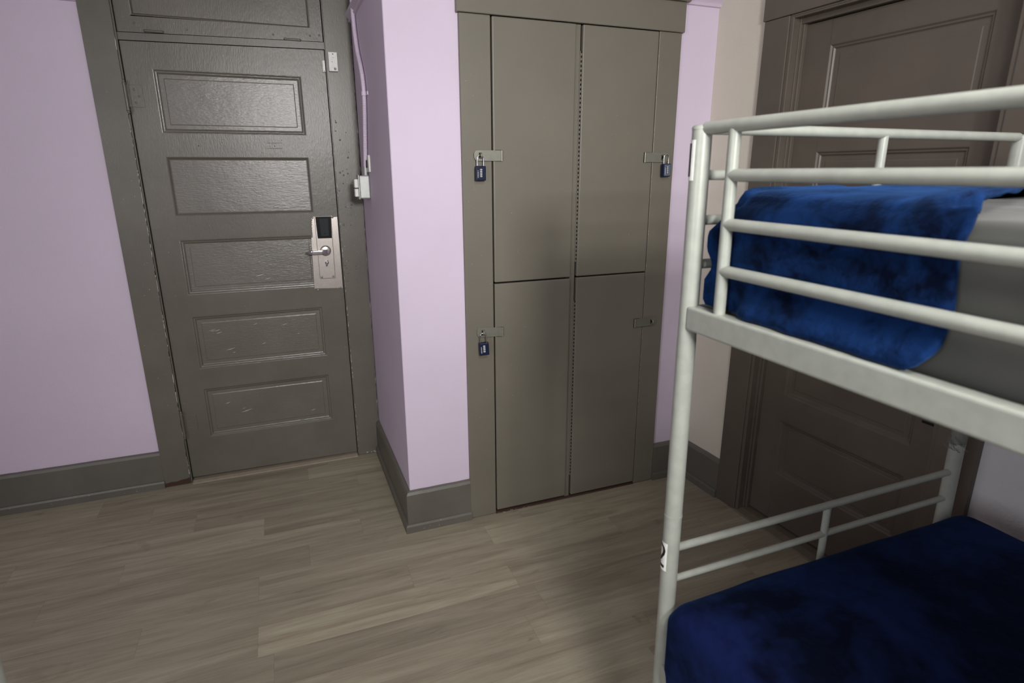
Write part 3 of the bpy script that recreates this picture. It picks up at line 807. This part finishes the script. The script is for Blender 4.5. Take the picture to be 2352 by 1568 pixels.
# end rails
for b in (0, BL):
    btube('end_rail', [(.014,b,1.576),(BW-.014,b,1.576)], .0104)
    for z in (1.494,1.411,1.327,1.236): btube('end_rail', [(.014,b,z),(BW-.014,b,z)], .0095)
    btube('end_rail', [(.014,b,.696),(BW-.014,b,.696)], .0090)
    btube('end_rail', [(.014,b,.616),(BW-.014,b,.616)], .0080)
    btube('end_rail', [(.014,b,.385),(BW-.014,b,.385)], .0110)
    btube('end_bar', [(.473,b,1.24),(.473,b,1.572)], .0095)
    btube('end_bar', [(.473,b,.39),(.473,b,.690)], .0088)
# slatted base, hidden under the mattresses
for z in (1.190,.372):
    for i in range(13):
        b = .10+i*.153
        mb = MB(); mb.add([bd(x,y,q) for q in (z,z+.012) for (x,y) in ((.0165,b),(BW-.0165,b),(BW-.0165,b+.055),(.0165,b+.055))],[(0,3,2,1),(4,5,6,7),(0,1,5,4),(1,2,6,5),(2,3,7,6),(3,0,4,7)])
        mb.build('slat', M['bed'], bed)
# number stickers wrapped round the corner post
def wrap(zc, ang0, digit, strokes, halfw, hh):
    """sticker wrapped on post; ang0 = angle (deg) of its centre; strokes: list of (polyline, width) in units of sticker half height"""
    R1, R2 = RP+.0012, RP+.0016
    def on(u, z, R):
        # u: metres to the right (seen from outside)
        t = math.radians(ang0)+u/RP
        c0 = bd(0,0,z)
        return Vector((c0.x+R*math.cos(t), c0.y+R*math.sin(t), z))
    mb = MB(); n = 24; vs=[]
    for i in range(n+1):
        u = -halfw+2*halfw*i/n; vs += [on(u,zc-hh,R1),on(u,zc+hh,R1)]
    mb.add(vs,[(2*i,2*i+2,2*i+3,2*i+1) for i in range(n)],0,True)
    st = mb.build('number_sticker', M['paper'], bed)
    st['label'] = 'white sticker with black number '+digit
    mb = MB()
    for (pl, w) in strokes:
        # densify
        q = [Vector(p) for p in pl]; d=[]
        for i in range(len(q)-1):
            m_ = max(1,int((q[i+1]-q[i]).length/.0015))
            d += [q[i]+(q[i+1]-q[i])*k/m_ for k in range(m_)]
        d.append(q[-1]); vs=[]; nn=6
        for i,p in enumerate(d):
            t = (d[min(i+1,len(d)-1)]-d[max(i-1,0)]).normalized(); nrm = Vector((-t.y,t.x))
            for k in range(nn+1):
                e = p+nrm*w*(k/nn-.5); vs.append(on(e.x, zc+e.y, R2))
        mb.add(vs,[(i*(nn+1)+k,(i+1)*(nn+1)+k,(i+1)*(nn+1)+k+1,i*(nn+1)+k+1) for i in range(len(d)-1) for k in range(nn)],0,True)
    mb.build('numeral', M['ink'], st)
cd = math.degrees(math.atan2(-.93,-.74))          # direction from post to viewer
# u grows with angle (counter-clockwise); the viewer sees larger angles to the left... sticker sits round the left limb
two = [([(-.0115,.012),(-.010,.020),(-.005,.0262),(.002,.0268),(.0085,.0225),(.0110,.015),(.0095,.006),(.003,-.006),(-.005,-.015),(-.0105,-.0215)],.0062),([(-.0125,-.0245),(.0125,-.0245)],.0068)]
wrap(1.520, cd-91, '1', [([(.003,-.029),(.003,.030)],.0165),([(-.009,.016),(0,.0265)],.008)], .0195, .036)
wrap(.6835, cd-78, '2', [([(x*1.05,y) for x,y in s_[0]],s_[1]) for s_ in two], .0185, .0345)

# ------------------------------------------------------------------ bedding
def rbox(lo, hi, R, rc, sides, disp=None, step=.012):
    """rounded open box cover in bed space. sides: subset of 'top','near','far','foot','head','bottom'"""
    lo, hi = Vector(lo), Vector(hi); mb = MB(); key = {}
    vs = []; fs = []
    def vid(p):
        k_ = (round(p.x,5),round(p.y,5),round(p.z,5))
        if k_ not in key: key[k_] = len(vs); vs.append(Vector(p))
        return key[k_]
    def lin(a,b,st):
        m_ = max(2,int(abs(b-a)/st)); return [a+(b-a)*i/m_ for i in range(m_+1)]
    xs, ys, zs = lin(lo.x,hi.x,step), lin(lo.y,hi.y,step), lin(lo.z,hi.z,step)
    def patch(A,B,f):
        for i in range(len(A)-1):
            for j in range(len(B)-1):
                fs.append([vid(f(A[i],B[j])),vid(f(A[i+1],B[j])),vid(f(A[i+1],B[j+1])),vid(f(A[i],B[j+1]))])
    if 'top' in sides: patch(xs,ys,lambda x,y:Vector((x,y,hi.z)))
    if 'bottom' in sides: patch(xs,ys,lambda x,y:Vector((x,y,lo.z)))
    if 'near' in sides: patch(ys,zs,lambda y,z:Vector((lo.x,y,z)))
    if 'far' in sides: patch(ys,zs,lambda y,z:Vector((hi.x,y,z)))
    if 'foot' in sides: patch(xs,zs,lambda x,z:Vector((x,lo.y,z)))
    if 'head' in sides: patch(xs,zs,lambda x,z:Vector((x,hi.y,z)))
    out = []
    for p in vs:
        tt = min(1, max(0, (p.z-(hi.z-R))/R)); Rp = rc+(R-rc)*tt**.7
        l2 = Vector((lo.x+Rp, lo.y+(Rp if 'foot' in sides else 0), lo.z+(rc if 'bottom' in sides else 0)))
        h2 = Vector((hi.x-Rp, hi.y-(Rp if 'head' in sides else 0), hi.z-R))
        inn = Vector((min(max(p.x,l2.x),h2.x),min(max(p.y,l2.y),h2.y),min(max(p.z,l2.z),h2.z)))
        d = p-inn; rz = R if d.z > 0 else rc
        dn = Vector((d.x/Rp, d.y/Rp, d.z/rz))
        if dn.length > 1e-9:
            dn.normalize(); q = inn+Vector((dn.x*Rp, dn.y*Rp, dn.z*rz)); nrm = Vector((dn.x/Rp, dn.y/Rp, dn.z/rz)).normalized()
        else:
            nrm = Vector((0,0,1)); q = p
        if disp: q = disp(q, nrm, p)
        out.append(bd(q.x,q.y,q.z))
    mb.add(out, fs, 0, True)
    return mb
def nse(p, s): return noise.noise(Vector(p)*s)

# upper mattress
def dm(q,n,p):
    w = .0035*nse(q,7)+.002*nse((q.x*3,q.y*9,q.z*40),1)
    if abs(n.x)>.5: w += .0035*math.exp(-((q.z-1.395+.10*(q.y-.5)+.006*nse((q.y*5,0,0),1))/.008)**2)*min(1,max(0,nse((q.y*4,1,3),1)+.5))+.003*math.exp(-((q.z-1.335+.06*(q.y-.5))/.006)**2)*min(1,max(0,nse((q.y*5,4,3),1)+.4))
    q = q+n*w
    if q.z < 1.275 and abs(n.z) < .5: q = q+n*(.006*math.exp(-((q.z-1.262)/.007)**2))
    return q
mb = rbox((.036,.036,1.211),(.902,2.0,1.4425),.045,.02,('top','near','far','foot','head','bottom'),dm,.016)
tag(mb.build('mattress', M['sheet']), 'mattress in a grey fitted sheet on the upper bunk', 'mattress')
# upper blanket
def edge_b(a, z):                        # where the blanket ends along the bed, diagonal over the top
    e = .472
    if z > 1.40: e = .472 - max(0,a-.03)*.44*min(1,(z-1.40)/.05)
    return max(e,.17)
def db(q,n,p):
    f = (p.y-.006)/(.465-.006)
    e = edge_b(q.x,q.z)
    if q.z < 1.30 and q.x < .2: e -= .034*min(1,(1.30-q.z)/.05)**2       # rounded hanging corner
    t = min(1,max(0,f))
    wob = .008*nse((q.x*6,3.1,q.z*16),1)*t
    q.y = q.y + (e-.465)*t*t + wob
    w = .007*nse(q,5)+.004*nse((q.x*4,q.y*9,q.z*20),1)
    near = q.x < .10
    dl = e-q.y                                                            # rolled folds near the end edge
    w += .009*math.exp(-((dl-.008)/.010)**2)+.007*math.exp(-((dl-.036+.01*nse((0,0,q.z*18),1))/.009)**2)+.005*math.exp(-((dl-.064)/.010)**2)-.003*math.exp(-((dl-.022)/.007)**2)
    if q.z > 1.45: w += .006*math.sin(PI*min(1,max(0,(q.y)/.4)))
    if abs(n.x) > .4 and near:
        w = min(w, .0035)
        bg = .5-.5*math.cos(2*PI*(q.z-1.327)/.0835) if q.z < 1.45 else 0
        away = min(1,max(0,(q.y-.105)/.03))
        w += .007*bg*away*max(0,.4+1.4*nse((q.y*9,5,q.z*7),1))
        h = (1.302-q.z)/.035*away                                        # hem settles on the rail
        if h > 0: w += .016*min(1,h)**2*(1+.5*nse((q.y*22,0,0),1))
        else: w -= .006*max(0,nse((q.y*9,1,q.z*14),1))
    if abs(n.x) > .4 and not near: w = min(w,.001)
    if abs(n.y) > .4:
        bg = .5-.5*math.cos(2*PI*(q.z-1.327)/.087)
        bar = 1-math.exp(-((q.x-.473)/.035)**4)
        w = min(w,.002)+.013*bg*bar*(1+.4*nse((q.x*9,0,q.z*16),1))-.003*max(0,nse((q.x*14,2,q.z*6),1))
        if q.x < .05: w = min(w,.005)
    q = q+n*w
    if p.z < 1.27 : q.z += .004*abs(nse((q.y*20,q.x*7,0),1))-.0025
    return q
mb = rbox((.0185,.0175,1.2535),(.916,.465,1.464),.075,.018,('top','near','far','foot'),db,.009)
ob = mb.build('blanket', M['plush_up']); tag(ob,'royal blue plush blanket folded over the foot of the upper bunk','blanket')
sd = ob.modifiers.new('thickness','SOLIDIFY'); sd.thickness=.009; sd.offset=-.2
# lower mattress + blanket
mb = rbox((.03,.045,.394),(.912,2.0,.578),.045,.03,('top','near','far','foot','head','bottom'),None,.03)
tag(mb.build('mattress', M['sheet']), 'grey mattress hidden under the blanket of the lower bunk', 'mattress')
def dl(q,n,p):
    w = .006*nse(q,3.2)+.002*nse(q,13)
    if abs(n.x)>.4 and q.x<.2:
        w += .006*math.sin(PI*min(1,max(0,(q.z-.385)/.2)))-.002
        w += .004*nse((q.y*11,0,q.z*6),1)
        if q.y<.05: w = min(w,.002)
        if q.z<.43: w = max(w,-.001)
    if abs(n.x)>.4 and q.x>.8: w = max(min(w,.004),-.001)
    if abs(n.y)>.3: w = min(w,.002)
    q = q+n*w
    if p.z<.40: q.z += .006*nse((q.y*8,q.x*7,0),1)-.008*(1 if q.y>.03 else 0)
    if q.y<.085 and -.0245<q.x<.975: q.z = max(q.z,.412)
    return q
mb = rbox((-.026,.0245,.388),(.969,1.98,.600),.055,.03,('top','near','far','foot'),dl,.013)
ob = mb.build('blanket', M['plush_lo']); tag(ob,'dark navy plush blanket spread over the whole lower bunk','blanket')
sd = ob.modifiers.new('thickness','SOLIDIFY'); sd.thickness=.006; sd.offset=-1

# a second bed's post, at the extreme left edge
mb = MB(); mb.tube([(-.4305,.86,.003),(-.4305,.86,.96)],.0185,20); mb.lathe((-.4305,.86,.96),(0,0,1),[(0,.019),(.006,.018),(.009,.008),(.0092,0)],20)
tag(mb.build('bed_post', M['bed']),'blurred pale bed post at the bottom left corner','bed post')

# ------------------------------------------------------------------ lights
def area(name, loc, target, sx, sy, power, col=(1,1,1)):
    l = bpy.data.lights.new(name,'AREA'); l.shape='RECTANGLE'; l.size=sx; l.size_y=sy; l.energy=power; l.color=col
    o = bpy.data.objects.new(name,l); COL.objects.link(o); o.location=loc
    o.rotation_euler = (Vector(target)-Vector(loc)).to_track_quat('-Z','Y').to_euler()
    return o
area('ceiling_lamp_light',(.5,-.3,HC-.08),(.5,-.3,0),.5,.5,38,(1.0,.985,.965))
o_ = area('photo_lamp',(.3,-1.6,2.08),(1.0,2.3,1.55),.42,.36,12.5,(1.0,.99,.97)); o_.data.spread = 1.2
area('window_daylight',(XL+.04,-.7,1.7),(1,.6,1.4),.9,1.2,36,(.93,.97,1.0))
wd = bpy.data.worlds.new('room_world'); SC.world = wd; wd.use_nodes = True
wd.node_tree.nodes['Background'].inputs[0].default_value = (.55,.62,.7,1); wd.node_tree.nodes['Background'].inputs[1].default_value = .6

# ------------------------------------------------------------------ camera
cam = bpy.data.cameras.new('camera'); co = bpy.data.objects.new('camera',cam); COL.objects.link(co)
yaw, pitch, roll = math.radians(21.35112), math.radians(-16.06534), math.radians(-.18798)
f = Vector((math.sin(yaw)*math.cos(pitch), math.cos(yaw)*math.cos(pitch), math.sin(pitch)))
r = Vector((math.cos(yaw),-math.sin(yaw),0)); u = r.cross(f)
c_, s_ = math.cos(roll), math.sin(roll)
r2 = r*c_+u*s_; u2 = -r*s_+u*c_
co.matrix_world = Matrix(((r2.x,u2.x,-f.x,0),(r2.y,u2.y,-f.y,0),(r2.z,u2.z,-f.z,1.50178),(0,0,0,1)))
cam.sensor_width = 36; cam.lens = 36*1356.84/2352; cam.clip_start=.02
cam.dof.use_dof = True; cam.dof.focus_distance = 2.6; cam.dof.aperture_fstop = 4.5
SC.camera = co
vsn = SC.view_settings
vsn.view_transform='Standard'; vsn.look='None'; vsn.gamma=1; vsn.use_curve_mapping=False; vsn.exposure=0
